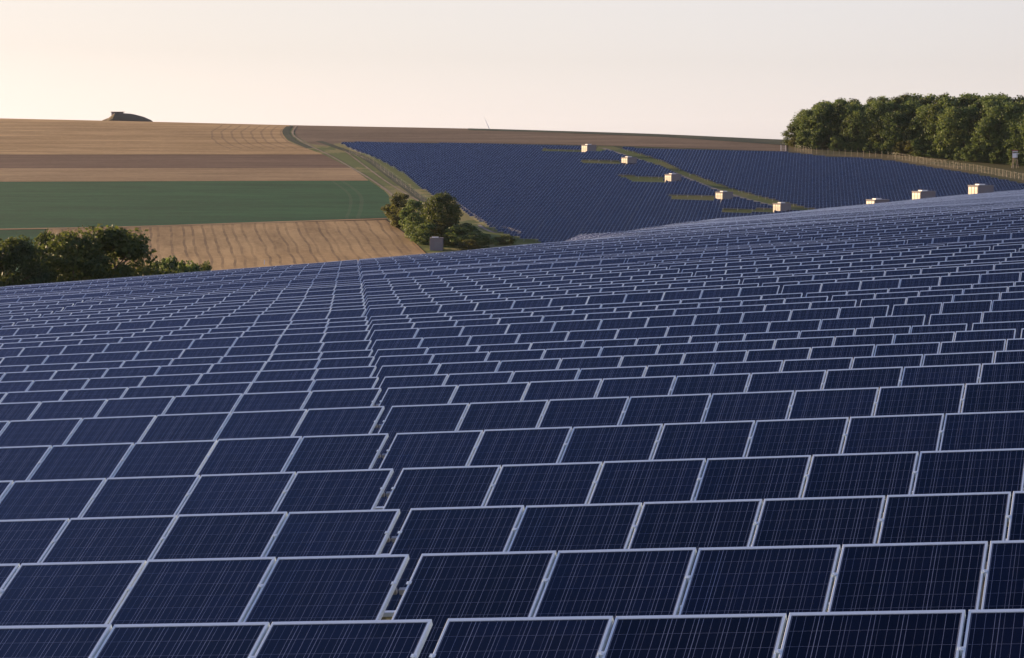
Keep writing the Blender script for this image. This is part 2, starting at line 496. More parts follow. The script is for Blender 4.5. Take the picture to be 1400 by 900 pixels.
# the ground: one sheet from behind the camera to the horizon
def ground_sheet():
    Yv = np.concatenate([np.linspace(-60, 20, 9), np.arange(24, 700, 6.0), np.arange(704, 1260, 7.0), np.geomspace(1280, 14000, 40)])
    a = np.concatenate([-np.geomspace(.9, .20, 26), np.linspace(-.195, .195, 118), np.geomspace(.20, .9, 26)])
    A, Y = np.meshgrid(a, Yv)
    X = A * (np.maximum(Y, 0) + 40)
    Z = G(X, np.maximum(Y, 8.0))
    V = np.stack([X, Y, Z], -1).reshape(-1, 3)
    ny, nx = Y.shape
    idx = np.arange(ny * nx).reshape(ny, nx)
    F = np.stack([idx[:-1, :-1], idx[:-1, 1:], idx[1:, 1:], idx[1:, :-1]], -1).reshape(-1, 4)
    me = bpy.data.meshes.new('ground')
    me.from_pydata(V.tolist(), [], F.tolist())
    me.materials.append(M['grass'])
    me.polygons.foreach_set('use_smooth', [True] * len(F)); me.update()
    tag(link_mesh('ground', me), kind='structure')
ground_sheet()

def inside(poly, x, y):
    P = np.array(poly); c = np.zeros(np.shape(x), bool)
    for (xa, ya), (xb, yb) in zip(P, np.roll(P, -1, 0)):
        if ya == yb: continue
        hitx = (xb - xa) * (y - ya) / (yb - ya) + xa
        c ^= ((ya > y) != (yb > y)) & (x < hitx)
    return c
def drape(name, xy, mat, off, step=4.0, uvf=None, kind='structure'):
    """A polygon in plan laid over the ground, cut into a fine net so that it follows the relief."""
    ring = []
    for p, q in zip(xy, list(xy[1:]) + [xy[0]]):
        n = max(1, int(math.hypot(q[0] - p[0], q[1] - p[1]) / step))
        ring += [(p[0] + (q[0] - p[0]) * i / n, p[1] + (q[1] - p[1]) * i / n) for i in range(n)]
    R = np.array(ring)
    gx, gy = np.meshgrid(np.arange(R[:, 0].min() + step / 2, R[:, 0].max(), step), np.arange(R[:, 1].min() + step / 2, R[:, 1].max(), step))
    gx, gy = gx.ravel(), gy.ravel()
    m = inside(ring, gx, gy) & (dist_to(ring + ring[:1])(gx, gy) > .45 * step)
    pts = [Vector(p) for p in ring] + [Vector((float(a), float(b))) for a, b in zip(gx[m], gy[m])]
    N = len(ring)
    vo, _, fo, _, _, _ = delaunay_2d_cdt(pts, [(i, (i + 1) % N) for i in range(N)], [], 0, 1e-4)
    vo = [(v.x, v.y) for v in vo]
    cen = np.array([[sum(vo[i][k] for i in f) / len(f) for k in (0, 1)] for f in fo])
    keep = inside(ring, cen[:, 0], cen[:, 1])
    bm = bmesh.new()
    vs = [bm.verts.new((x, y, 0)) for x, y in vo]
    for f, kp in zip(fo, keep):
        if kp: bm.faces.new([vs[i] for i in f])
    bmesh.ops.delete(bm, geom=[v for v in bm.verts if not v.link_faces], context='VERTS')
    co = np.array([v.co[:] for v in bm.verts])
    z = G(co[:, 0], co[:, 1]) + off
    for v, zz in zip(bm.verts, z): v.co.z = zz
    bm.normal_update()
    for f in bm.faces:
        if f.normal.z < 0: f.normal_flip()
    if uvf:
        l = bm.loops.layers.uv.new('UVMap')
        bm.verts.ensure_lookup_table()
        uv = uvf(co[:, 0], co[:, 1])
        bm.verts.index_update()
        for f in bm.faces:
            for lp in f.loops: lp[l].uv = (uv[0][lp.vert.index], uv[1][lp.vert.index])
    me = bpy.data.meshes.new(name); bm.to_mesh(me); bm.free()
    me.materials.append(mat)
    return tag(link_mesh(name, me), kind=kind)

def dense(pts, n=5):
    out = []
    for (x0, y0), (x1, y1) in zip(pts[:-1], pts[1:]):
        for i in range(n): out.append((x0 + (x1 - x0) * i / n, y0 + (y1 - y0) * i / n))
    out.append(pts[-1]); return out
def curve(pts, n=5):
    P = [np.array(p, float) for p in pts]; P = [2 * P[0] - P[1]] + P + [2 * P[-1] - P[-2]]; out = []
    for i in range(1, len(P) - 2):
        for k in range(n):
            t = k / n
            out.append(tuple(.5 * (2 * P[i] + (P[i + 1] - P[i - 1]) * t + (2 * P[i - 1] - 5 * P[i] + 4 * P[i + 1] - P[i + 2]) * t * t + (3 * P[i] - P[i - 1] - 3 * P[i + 1] + P[i + 2]) * t ** 3)))
    out.append(tuple(P[-2])); return out
def plan(pts): return [hit(x, y) for x, y in pts]
def dist_to(line):
    L = np.array(line)
    def f(X, Y):
        best = np.full(len(X), 1e9)
        for a, b in zip(L[:-1], L[1:]):
            d = b - a; t = np.clip(((X - a[0]) * d[0] + (Y - a[1]) * d[1]) / (d @ d + 1e-9), 0, 1)
            best = np.minimum(best, np.hypot(X - a[0] - t * d[0], Y - a[1] - t * d[1]))
        return best
    return f

# right-hand borders of the fields, as seen
B1 = [(396, 172.6), (386, 181), (396, 194), (419, 203), (443, 212)]
B2 = [(443, 212), (460, 220.5), (479, 230)]
B3 = [(479, 230), (492, 238), (504, 247)]
B4 = [(504, 247), (525, 261), (533, 272), (533, 288), (530, 298)]
B5 = [(527, 301), (557, 322), (575, 340), (588, 352)]
LX = -260
yr = 1235.0
top_l = (hit(LX, 165)[0] * 1.2, yr)
def beyond(x, Y): return (px_x(x, 170) * Y, Y)
BALL = curve(B1 + B2[1:] + B3[1:] + B4[1:])
B1, B2, B3, B4 = BALL[:21], BALL[20:31], BALL[30:41], BALL[40:]
b1w = plan(B1)
d1 = dist_to(b1w); yl = hit(380, 204)[1]
drape('upper_stubble_field', [beyond(LX, yr), beyond(392, yr)] + b1w + plan(dense([(443, 212), (0, 212), (LX, 211)], 4))[1:], M['stub_up'], .05, 6.0,
      lambda X, Y: (d1(X, Y), Y - yl))
drape('ploughed_field', plan(dense([(LX, 211), (0, 212), (443, 212)], 4)) + plan(B2)[1:] + plan(dense([(479, 230), (0, 230.3), (LX, 230)], 4))[1:], M['plough'], .05, 6.0)
drape('fallow_field', plan(dense([(LX, 230), (0, 230.3), (479, 230)], 4)) + plan(B3)[1:] + plan(dense([(504, 247), (0, 248.5), (LX, 249)], 4))[1:], M['fallow'], .05, 6.0)
b4w = plan(B4); d4 = dist_to(b4w)
drape('green_crop_field', plan(dense([(LX, 249), (0, 248.5), (504, 247)], 4)) + b4w[1:] + plan(dense([(530, 298), (350, 304.5), (180, 310), (0, 313.5), (LX, 318)], 4))[1:], M['crop'], .05, 6.0,
      lambda X, Y: (d4(X, Y), Y))
lowY = 560.0
drape('lower_stubble_field', plan(dense([(66, 313), (180, 311), (350, 305.5), (527, 301)], 4)) + plan(B5)[1:] + [(-20, lowY), (-95, lowY)], M['stub_lo'], .05, 6.0)
drape('lower_crop_strip', plan(dense([(LX, 319), (0, 315.5), (62, 314)], 4)) + [(-99, lowY), (-200, lowY)], M['crop'], .04, 6.0, lambda X, Y: (X * 0 + 60, Y))
# field edges: thin bands of dry grass between the crops
def band(name, pts, w, mat, off):
    P = plan(curve(pts, 5)); L, R = [], []
    for i, p in enumerate(P):
        a = P[max(0, i - 1)]; b = P[min(len(P) - 1, i + 1)]
        d = Vector((b[0] - a[0], b[1] - a[1])).normalized(); n = Vector((-d.y, d.x)) * w / 2
        L.append((p[0] + n.x, p[1] + n.y)); R.append((p[0] - n.x, p[1] - n.y))
    return drape(name, L + R[::-1], mat, off, 6.0)
band('field_margin', [(LX, 249), (0, 248.5), (503, 247)], 2.2, M['fallow'], .10)
band('field_margin', [(LX, 318.5), (0, 314), (180, 310.6), (350, 305), (529, 299.5)], 2.4, M['fallow'], .10)
band('field_margin', [(LX, 211.3), (0, 212), (442, 212)], 1.6, M['plough'], .10)

# ridge soil above the panels, green strip on the skyline
drape('ridge_field', [beyond(402, yr)] + plan([(400, 176), (404, 187), (424, 198), (440, 203)]) + plan(dense([(470, 194.5), (700, 196.5), (860, 200), (1076, 207.5)], 3)) + [beyond(1076, yr)], M['ridge'], .05, 6.0)
drape('skyline_grass', plan(dense([(640, 178.6), (760, 181.8), (900, 187.5), (1000, 194), (1078, 199.5)], 3)) + [beyond(1078, yr + 4), beyond(640, yr + 4)], M['ditch'], .12, 6.0)
# grass verge with its two tracks between fields and panels
drape('verge', plan([(399, 173.0)] + BALL[1:] + [(529, 300), (559, 322), (577, 340), (592, 352)])
      + plan(dense([(760, 334), (735, 325), (707, 320), (687, 313), (667, 303), (637, 287), (620, 269), (593, 264), (573, 250), (553, 234), (535, 223), (513, 212), (487, 203), (466, 193.5), (446, 200), (424, 197), (405, 187), (401, 176)], 2)), M['verge'], .05, 5.0)
band('ditch', [(436, 193.5), (460, 202), (500, 217), (545, 250), (578, 274), (600, 288)], 2.6, M['ditch'], .12)  # flat grass strip, the shade of the ditch put into its dark colour
band('dirt_track', [(405, 173), (400, 181), (404, 188), (424, 200), (449, 212), (479, 229), (509, 247), (536, 267), (548, 285)], .75, M['track'], .12)
band('dirt_track', [(468, 204), (505, 232), (530, 250), (556, 266), (590, 285)], .6, M['track'], .12)
band('ditch', [(396, 173.2), (391, 181), (400, 192), (424, 203)], 2.6, M['ditch'], .10)
band('gravel_path', [(655, 308), (662, 313), (676, 318.5), (690, 317), (708, 322.5), (722, 327)], 1.0, M['gravel'], .12)

# ------------------------------------------------------------------ solar panels
TILT = math.radians(23.6)
CT, ST = math.cos(TILT), math.sin(TILT)
def on_panel(x, v, n=0.0):
    """Table coordinates: x along the row, v up the slope from the lower edge, n off the glass."""
    return Vector((x, (v - MOD_H) * CT - n * ST, TOPH + (v - MOD_H) * ST + n * CT))
PM = Matrix(((1, 0, 0), (0, CT, -ST), (0, ST, CT)))

def glass_mesh():
    b = MB(); lx, ly = .013, .028
    q = [(lx, ly), (MOD_W - lx, ly), (MOD_W - lx, MOD_H - ly), (lx, MOD_H - ly)]
    b.face([(x, y, -.004) for x, y in q], 0, q)
    b.face([(x, y, -.012) for x, y in q[::-1]], 1, q[::-1])
    return b
def frame_mb(b=None, mi=0):
    b = b or MB()
    prof = [(0, -.040), (0, -.0015), (.0015, 0), (None, 0), (None, -.006)]       # inset, height
    rings = []
    for k, (d, h) in enumerate(prof):
        dx, dy = (.015, .030) if d is None else (d, d)
        rings.append([(dx, dy, h), (MOD_W - dx, dy, h), (MOD_W - dx, MOD_H - dy, h), (dx, MOD_H - dy, h)])
    rings.append([(.015, .030, -.040), (MOD_W - .015, .030, -.040), (MOD_W - .015, MOD_H - .030, -.040), (.018, MOD_H - .030, -.040)])
    for a, c in zip(rings[:-1], rings[1:]):
        for i in range(4):
            j = (i + 1) % 4
            b.face([a[i], a[j], c[j], c[i]], mi)
    return b
gm = glass_mesh()
ME_GLASS = gm.mesh('solar_panel', [M['glass'], M['back']], uv=True)
ME_FRAME = frame_mb().mesh('frame', [M['frame']])
g2 = glass_mesh(); frame_mb(g2, 2)
ME_PANEL = g2.mesh('solar_panel', [M['glass'], M['back'], M['frame']], uv=True)
L_TAB = NMOD * STEP - .02
def rail_me():
    b = MB(); b.box((L_TAB / 2 - .035, 0, -.022), (L_TAB + .08, .034, .040)); return b.mesh('mounting_rail', [M['steel']])
ME_RAIL = rail_me()
def clamp_me():
    b = MB(); b.box((0, 0, .0035), (.036, .034, .004)); b.box((0, 0, -.018), (.012, .030, .038)); b.bar((0, 0, .0055), (0, 0, .010), .006)
    return b.mesh('clamp', [M['frame']])
ME_CLAMP = clamp_me()
def rafter_me():
    b = MB(); b.box((0, 0, -.095), (.05, 1.45, .068)); return b.mesh('rafter', [M['steel']])
ME_RAFTER = rafter_me()
POST_V = .80
def post_me():
    b = MB(); top = on_panel(0, POST_V, -.12)
    b.box((0, top.y, top.z / 2 - .35), (.07, .05, top.z + .70)); return b.mesh('post', [M['steel']])
ME_POST = post_me()
RAF_X = [L_TAB * f for f in (.07, .36, .64, .93)]

def far_table_mb(b, org, ex, cols, uvs=True, rail=True):
    """Panels cols of a table written into b: org = world point of the top edge start on the ground, ex = row direction (unit, with rise)."""
    ez = Vector((0, 0, 1)); ey = ez.cross(ex).normalized(); ez = ex.cross(ey)
    ew = ey * CT + ez * ST; en = ez * CT - ey * ST
    o0 = org + Vector((0, 0, TOPH)) - ew * MOD_H
    for i in cols:
        x = i * STEP
        P = lambda a, v, n: o0 + ex * (x + a) + ew * v + en * n
        b.face([P(0, 0, -.003), P(MOD_W, 0, -.003), P(MOD_W, MOD_H, -.003), P(0, MOD_H, -.003)], 1)
        q = [(.015, .030), (MOD_W - .018, .030), (MOD_W - .018, MOD_H - .030), (.018, MOD_H - .030)]
        b.face([P(a, v, .001) for a, v in q], 0, q)
        b.face([P(0, MOD_H, -.003), P(MOD_W, MOD_H, -.003), P(MOD_W, MOD_H, -.040), P(0, MOD_H, -.040)], 1)
    if rail and len(cols):
        for i in cols[1::4]:
            c = o0 + ex * (i * STEP) + ew * POST_V - en * .05
            h = max(.5, (c - org).dot(Vector((0, 0, 1)))) + .5
            b.box((c.x, c.y, c.z - h / 2), (.09, .09, h), 2)

def one_table_mesh():
    b = MB(); far_table_mb(b, Vector((0, 0, 0)), Vector((1, 0, 0)), list(range(NMOD)))
    return b.mesh('solar_table', [M['glass'], M['frame'], M['steel']], uv=True)
ME_TABLE = one_table_mesh()

W_TAB = NMOD * STEP + .06
ORD = ['first', 'second', 'third', 'fourth', 'fifth', 'sixth', 'seventh', 'eighth', 'ninth', 'tenth', 'eleventh', 'twelfth',
       'thirteenth', 'fourteenth', 'fifteenth', 'sixteenth', 'seventeenth', 'eighteenth', 'nineteenth', 'twentieth',
       'twenty-first', 'twenty-second', 'twenty-third', 'twenty-fourth', 'twenty-fifth', 'twenty-sixth']
def row_origin(k):
    Yo = ROW0 + PITCH_R * k
    return 0.5 - 0.055 * Yo + (.06 if k == 0 else 0), Yo
JIT = [(.035 * math.sin(k * 1.93) + .035 * math.sin(k * .71 + 1) + random.gauss(0, .018)) * (1 if k < 46 else .3) for k in range(200)]
near, mid = [], []
for k in range(0, 190):
    gx, gy = row_origin(k)
    for j in range(-14, 24):
        u0 = j * W_TAB
        x0, y0 = gx + UX * u0, gy + UY * u0
        x1, y1 = x0 + UX * L_TAB, y0 + UY * L_TAB
        if min(y0, y1) < 10: continue
        if max(y0, y1) > 660: continue
        us = np.linspace(0, L_TAB, 7)
        X = x0 + UX * us; Y = y0 + UY * us
        rs = float(np.interp(k, np.arange(len(h_resid)), h_resid)) if k < len(h_resid) else JIT[k]
        rs = max(-.16, min(.16, rs)) + (.02 * math.sin(1.7 * j + 2.1 * k + .3 * k * j) if 12 < k < 70 else 0)
        Z = T(X, Y) + rs
        px, py = project(X, Y, Z)
        mg = 230 if k < 16 else 6
        vis = (px > -mg) & (px < 1400 + mg) & (py > 0) & (py < 895)
        if not vis.any(): continue
        if Y[3] > 120 and hidden(X[vis], Y[vis], Z[vis] - .05, .1).all(): continue
        if Y[3] > 200:
            if px.max() < 790: continue
        rec = (float(Y.mean()), k, j, x0, y0, rs, float(Z[0]), float(Z[-1]))
        near.append(rec)
near.sort()
print('tables near and middle', len(near), 'last individual at', near[min(299, len(near) - 1)][0])
indiv, rest = near[:300], near[300:]
rowmembers = {}
for r in indiv: rowmembers.setdefault(r[1], []).append(r[2])

SIDE = {-4: 'four tables left of narrow gap', -3: 'third table left of narrow gap', -2: 'second table left of narrow gap', -1: 'just left of the narrow gap',
        0: 'just right of the narrow gap', 1: 'second table right of narrow gap', 2: 'third table right of narrow gap', 3: 'fourth table right of narrow gap'}
def table_label(k, j):
    if k < 26 and j in SIDE:
        how = 'navy panel table' if k < 10 else ('slim panel table' if k < 18 else 'thin panel table')
        return f'{how} {SIDE[j]}, {ORD[k]} row from the bottom'
    if k < 48: return 'thin strip of panels packed with its like near the crest of the slope'
    return 'pale sliver of panels on the far shoulder beyond the crest of the near slope'
cl_i = 0
for (Ym, k, j, x0, y0, rs, z0, z1) in indiv:
    rise = math.asin((z1 - z0) / L_TAB)
    rot = (0, -rise, math.atan2(UY, UX))
    loc = (x0 + TOPH * math.sin(rise) * UX, y0 + TOPH * math.sin(rise) * UY, z0 - TOPH * math.cos(rise))
    grp = 'solar panel tables on the near slope' if k < 48 else 'solar panel tables beyond the crest'
    lab = table_label(k, j)
    if k <= 24:
        root = empty('solar_table', loc, rot)
        tag(root, lab, 'solar table', grp)
        for i in range(NMOD):
            p = link_mesh('solar_panel', ME_GLASS if k < 10 else ME_PANEL, root)
            p.matrix_parent_inverse = Matrix.Identity(4)
            jit = random.gauss(0, .0007)
            p.location = on_panel(i * STEP, 0, jit); p.rotation_euler = (TILT + random.gauss(0, .0012), random.gauss(0, .0006), 0)
            if k < 10:
                f = link_mesh('frame', ME_FRAME, p)
        for v in (.41, 1.25):
            q = link_mesh('mounting_rail', ME_RAIL, root); q.location = on_panel(0, v, -.041); q.rotation_euler = (TILT, 0, 0)
        if k < 7:
            for i in range(NMOD + 1):
                for v in (.41, 1.25):
                    c = link_mesh('clamp', ME_CLAMP, root)
                    c.location = on_panel(i * STEP - .010 + (.016 if i == 0 else (-.016 if i == NMOD else 0)), v, .001); c.rotation_euler = (TILT, 0, 0)
            for x in RAF_X:
                r = link_mesh('rafter', ME_RAFTER, root); r.location = on_panel(x, .82, -.041); r.rotation_euler = (TILT, 0, 0)
        if k < 16:
            for x in RAF_X:
                r = link_mesh('post', ME_POST, root); r.location = (x, 0, 0)
    else:
        o = link_mesh('solar_table', ME_TABLE, None, loc, rot)
        tag(o, lab, 'solar table', grp)

# everything farther: the middle shoulder and the field across the valley, one object
FIELD = [(466, 193.3), (487, 203.5), (513, 212.5), (535, 223.5), (553, 234.5), (573, 250.5), (593, 264.5), (620, 269.5), (637, 287.5), (667, 304.5), (687, 314.5), (707, 321.5), (738, 325), (760, 345), (1600, 345),
         (1600, 268), (1400, 250), (1340, 238.5), (1270, 227.5), (1217, 218.5), (1180, 215.5), (1130, 213), (1076, 207.3), (1000, 204.5), (900, 202.2), (780, 198), (640, 195.3)]
STRIPS = [[(742, 204.5), (800, 206.5), (830, 202), (830, 209), (800, 210.3), (742, 209.5)],
          [(790, 219.5), (850, 222), (850, 227.5), (800, 226.5)],
          [(842, 241), (909, 243.5), (909, 252), (866, 251.5)],
          [(912, 268), (977, 269), (977, 276.5), (920, 276)],
          [(985, 288), (1060, 287), (1060, 294), (990, 294)],
          [(818, 200.5), (838, 200.5), (880, 212.5), (905, 220.5), (933, 234), (965, 246), (1000, 258.5), (1040, 270), (1080, 280), (1117, 288), (1108, 293.5), (1062, 286.5), (1025, 276.5), (1000, 270.5), (985, 265.5), (960, 255), (930, 242.5), (905, 230.5), (880, 222.5), (860, 217.5), (838, 209.5), (815, 205)]]
rest_mb = MB()
for (Ym, k, j, x0, y0, rs, z0, z1) in rest:
    ex = Vector((UX * L_TAB, UY * L_TAB, z1 - z0)).normalized()
    far_table_mb(rest_mb, Vector((x0, y0, z0 - TOPH)), ex, list(range(NMOD)))
AZC = math.tan(math.radians(5.9))
nfar = 0
for m in range(0, 96):
    Yc = 700 + m * PITCH_R                      # where this row crosses the column line through X = 62
    Xc = 62 + (Yc - 850) * AZC
    for jt in range(-22, 24):
        u0 = jt * W_TAB
        us = u0 + np.arange(NMOD) * STEP
        X = Xc + UX * us; Y = Yc + UY * us
        xm, ym = Xc + UX * (u0 + L_TAB / 2), Yc + UY * (u0 + L_TAB / 2)
        if ym < 690: continue
        Zt = T(X + .5, Y)
        px, py = project(X + .5 * UX, Y + .5 * UY, Zt)
        if px.max() < 440 or px.min() > 1420: continue
        keep = inside(FIELD, px, py)
        pg, qg = project(X + .5 * UX, Y - .7, Zt - .9)
        for s in STRIPS: keep &= ~(inside(s, pg, qg))
        if not keep.any(): continue
        hd = hidden(X[::5], Y[::5], Zt[::5] + .1, .1)
        if hd.all(): continue
        dz = (float(T(Xc + UX * (u0 + L_TAB), Yc + UY * (u0 + L_TAB))) - float(T(X[0], Y[0]))) / L_TAB
        ex = Vector((UX, UY, dz)).normalized()
        far_table_mb(rest_mb, Vector((float(X[0]), float(Y[0]), float(T(X[0], Y[0])) - TOPH)), ex, [int(i) for i in np.nonzero(keep)[0]])
        nfar += 1
print('far tables', nfar, 'faces', len(rest_mb.f))
o = rest_mb.build('solar_panel_field', [M['glass'], M['frame'], M['steel']], uv=True)
tag(o, 'dark blue field of countless panel rows covering the slope across the valley', 'solar field', kind='stuff')

drape('verge', plan(dense([(1078, 199.5), (1140, 203), (1200, 207), (1260, 211.5), (1330, 218), (1440, 229)], 3)
      + dense([(1440, 256), (1400, 250.5), (1340, 239), (1270, 228), (1217, 219), (1180, 216), (1130, 213.5), (1078, 208)], 3)), M['bank'], .05, 5.0)
# grass strips and access road between the far panels
for s in STRIPS[:5]:
    drape('grass_strip', plan([(x, y) for x, y in s]), M['strip'], .07, 6.0)
drape('grass_strip', plan(STRIPS[5]), M['strip'], .05, 6.0)
band('access_road', [(824, 203), (862, 215), (890, 224.5), (922, 237), (954, 250), (988, 262.5), (1022, 273), (1060, 282.5)], 1.4, M['gravel'], .12)

# ------------------------------------------------------------------ transformer stations
M['cream'] = plain('shade_toned_render', (.185, .165, .168), .8, 0, .05, 1.5)  # hut walls: shade of the fronts put into a grey colour
M['door'] = plain('sunlit_louvre_door', (.72, .64, .48), .6, 0, .08)  # doors fill the sunlit side; its brightness is put into their colour
M['conc'] = plain('roof_concrete', (.19, .18, .18), .85, 0, .12)
M['white'] = plain('white_paint', (.80, .80, .78), .5, 0, .04)
def station(x, y_base, Y, turn, label, s=1.0, w=3.5, dp=3.4, hgt=2.85):
    if Y is None: X, Y = hit(x, y_base)
    else: X = px_x(x, y_base) * Y
    root = empty('transformer_station', (X, Y, float(G(X, Y))), (0, 0, math.radians(turn)))
    tag(root, label, 'transformer hut', 'cream transformer stations among the panels')
    b = MB(); b.box((0, 0, hgt / 2 - .2), (w, dp, hgt + .4)); b.build('body', [M['cream']], root)
    b = MB(); b.box((0, 0, hgt + .075), (w + .22, dp + .22, .15)); r = b.build('roof', [M['conc']], root)
    b = MB(); b.box((-.35, -.2, hgt + .15 + .09), (1.5, 1.3, .18)); b.box((-.35, -.2, hgt + .355), (1.65, 1.45, .05)); b.build('roof_vent', [M['white']], r)
    for yy in (-1.08, .0, 1.08):
        b = MB(); b.box((-w / 2 - .02, yy, 1.32), (.06, .86, 2.5)); d = b.build('door', [M['door']], root)
        b = MB()
        for i in range(9): b.box((-w / 2 - .06, yy, .45 + i * .2), (.02, .6, .06))
        b.build('louvre', [M['cream']], d)
    b = MB(); b.box((.3, -dp / 2 - .012, 1.3), (1.5, .03, 1.5)); b.build('wall_panel', [M['conc']], root)
    return root
ST_LBL = ['highest and smallest cream transformer hut at the top of the far panel field',
          'second cream transformer hut down the far panel field beside grass strip',
          'cream transformer hut with wide grass strip, middle of the far panel field',
          'cream transformer hut low on the far slope above the hollow',
          'cream hut by the lower end of access road, base behind panels']
for (x, yb, lab) in zip((805, 860, 920, 990, 1069), (210.5, 228, 252, 277, 293), ST_LBL):
    station(x, yb, None, 33, lab)
for x, yb, Y, t, lab in ((1200, 281, 655, 27, 'half sunken cream hut showing only its top above the near crest'),
                         (1263, 273, 640, 25, 'cream hut on the near shoulder between two other huts'),
                         (1341, 266, 600, 27, 'largest cream hut standing on the near shoulder nearest the forest fence')):
    station(x, yb, Y, t, lab, w=3.9)
station(597, 342, None, -2, 'grey shaded hut in front of the bushes at the slope bottom', w=3.1)

# ------------------------------------------------------------------ trees and bushes
def leaf_mat(name, dark, mid_, light):
    m = NT(name)
    at = m.n('ShaderNodeAttribute', attribute_name='tint').outputs['Fac']
    rnd = m.n('ShaderNodeObjectInfo').outputs['Random']
    f = m.math('ADD', m.math('MULTIPLY', at, .62), m.math('MULTIPLY', rnd, .38))
    c = m.ramp(f, [(.08, dark), (.5, mid_), (.95, light)])
    m.set(Base_Color=c, Roughness=.6)
    m.b.inputs['Specular IOR Level'].default_value = 0.25
    tr = m.n('ShaderNodeBsdfTranslucent'); m.put(tr.inputs['Color'], m.mix(.5, c, m.mix(.5, c, rgb(.25, .25, .02))))
    mx = m.n('ShaderNodeMixShader'); mx.inputs[0].default_value = .42
    m.t.links.new(m.b.outputs[0], mx.inputs[1]); m.t.links.new(tr.outputs[0], mx.inputs[2])
    m.t.links.new(mx.outputs[0], m.out.inputs['Surface'])
    return m.mat
M['leaf'] = leaf_mat('forest_leaves', (.038, .078, .028), (.090, .152, .050), (.195, .240, .070))
M['leaf_dark'] = leaf_mat('dark_leaves', (.017, .036, .015), (.040, .074, .026), (.115, .145, .036))
M['leaf_dry'] = leaf_mat('dry_leaves', (.050, .058, .020), (.105, .110, .034), (.180, .165, .050))
M['bark'] = plain('bark', (.10, .075, .055), .9, 0, .25, 4)

def crown_mesh(name, h, w, mat, seed, clumps=70, per=34, leaf=.5, base=.12, shape='round', gap=.9):
    r = np.random.default_rng(seed)
    cs = []
    lob = r.uniform(0, 2 * math.pi, 3)
    while len(cs) < clumps:
        z = r.uniform(base, .97)
        t = (z - base) / (1 - base)
        if shape == 'round': rad = (math.sin(math.pi * min(1, t * .88 + .12)) ** .6)
        elif shape == 'cone': rad = (1 - t) ** .7 * .95 + .05
        else: rad = math.sin(math.pi * min(1, t * .7 + .30)) ** .7
        a = r.uniform(0, 2 * math.pi)
        rad *= 1 + .18 * math.sin(2 * a + lob[0]) + .12 * math.sin(3 * a + lob[1] + 4 * t)
        q = r.uniform(.35, 1) ** .5
        cs.append((math.cos(a) * rad * q * w * .42, math.sin(a) * rad * q * w * .42, z * h))
    cs = np.array(cs)
    cr = r.uniform(.55, 1.25, clumps) * w * .15
    tint = np.clip(r.normal(.45, .24, clumps), 0, 1)
    n = clumps * per
    ci = np.repeat(np.arange(clumps), per)
    d = r.normal(size=(n, 3)); d /= np.linalg.norm(d, axis=1)[:, None]
    rr = r.uniform(.25, 1.05, n) ** .5
    P = cs[ci] + d * (cr[ci] * rr)[:, None] * np.array([1, 1, .72])
    P[:, 2] = np.maximum(P[:, 2], .02 * h)
    nrm = d * .6 + r.normal(size=(n, 3)) * .55 + np.array([0, 0, .35]); nrm /= np.linalg.norm(nrm, axis=1)[:, None]
    tg = np.cross(nrm, r.normal(size=(n, 3))); tg /= np.linalg.norm(tg, axis=1)[:, None]
    bt = np.cross(nrm, tg)
    L = (leaf * r.uniform(.6, 1.35, n))[:, None]
    V = np.stack([P - tg * L * .5, P + bt * L * .34, P + tg * L * .5, P - bt * L * .34], 1).reshape(-1, 3)
    F = np.arange(n * 4).reshape(n, 4)
    me = bpy.data.meshes.new(name)
    me.from_pydata(V.tolist(), [], F.tolist())
    me.materials.append(mat)
    at = me.attributes.new('tint', 'FLOAT', 'FACE')
    at.data.foreach_set('value', np.clip(tint[ci] + r.normal(0, .12, n), 0, 1).astype(np.float32))
    me.update()
    return me
def trunk_mesh(name, h, w, seed):
    r = random.Random(seed); b = MB()
    r0 = .018 * h + .05
    pts = [Vector((0, 0, -.5))]
    for i in range(1, 5): pts.append(Vector((r.gauss(0, .02) * h * .3, r.gauss(0, .02) * h * .3, h * .78 * i / 4)))
    for i in range(4): b.bar(pts[i], pts[i + 1], r0 * (1 - i * .22), r0 * (1 - (i + 1) * .22), 7)
    for i in range(9):
        t = r.uniform(.25, .85); k = min(3, int(t * 4)); p = pts[k].lerp(pts[k + 1], t * 4 - k)
        a = r.uniform(0, 6.28); q = p + Vector((math.cos(a) * w * .3, math.sin(a) * w * .3, h * r.uniform(.06, .16)))
        b.bar(p, q, r0 * .4, r0 * .12, 5)
    return b.mesh(name, [M['bark']], smooth=True)

def plant_tree(name, protos, X, Y, s, rotz, label, cat, group, sz=None, part='crown', stem='trunk', dz=0):
    cm, tm = protos
    root = empty(name, (X, Y, float(G(X, Y)) + dz), (0, 0, rotz))
    root.scale = (s, s, sz or s)
    tag(root, label, cat, group)
    link_mesh(part, cm, root)
    link_mesh(stem, tm, root)
    return root
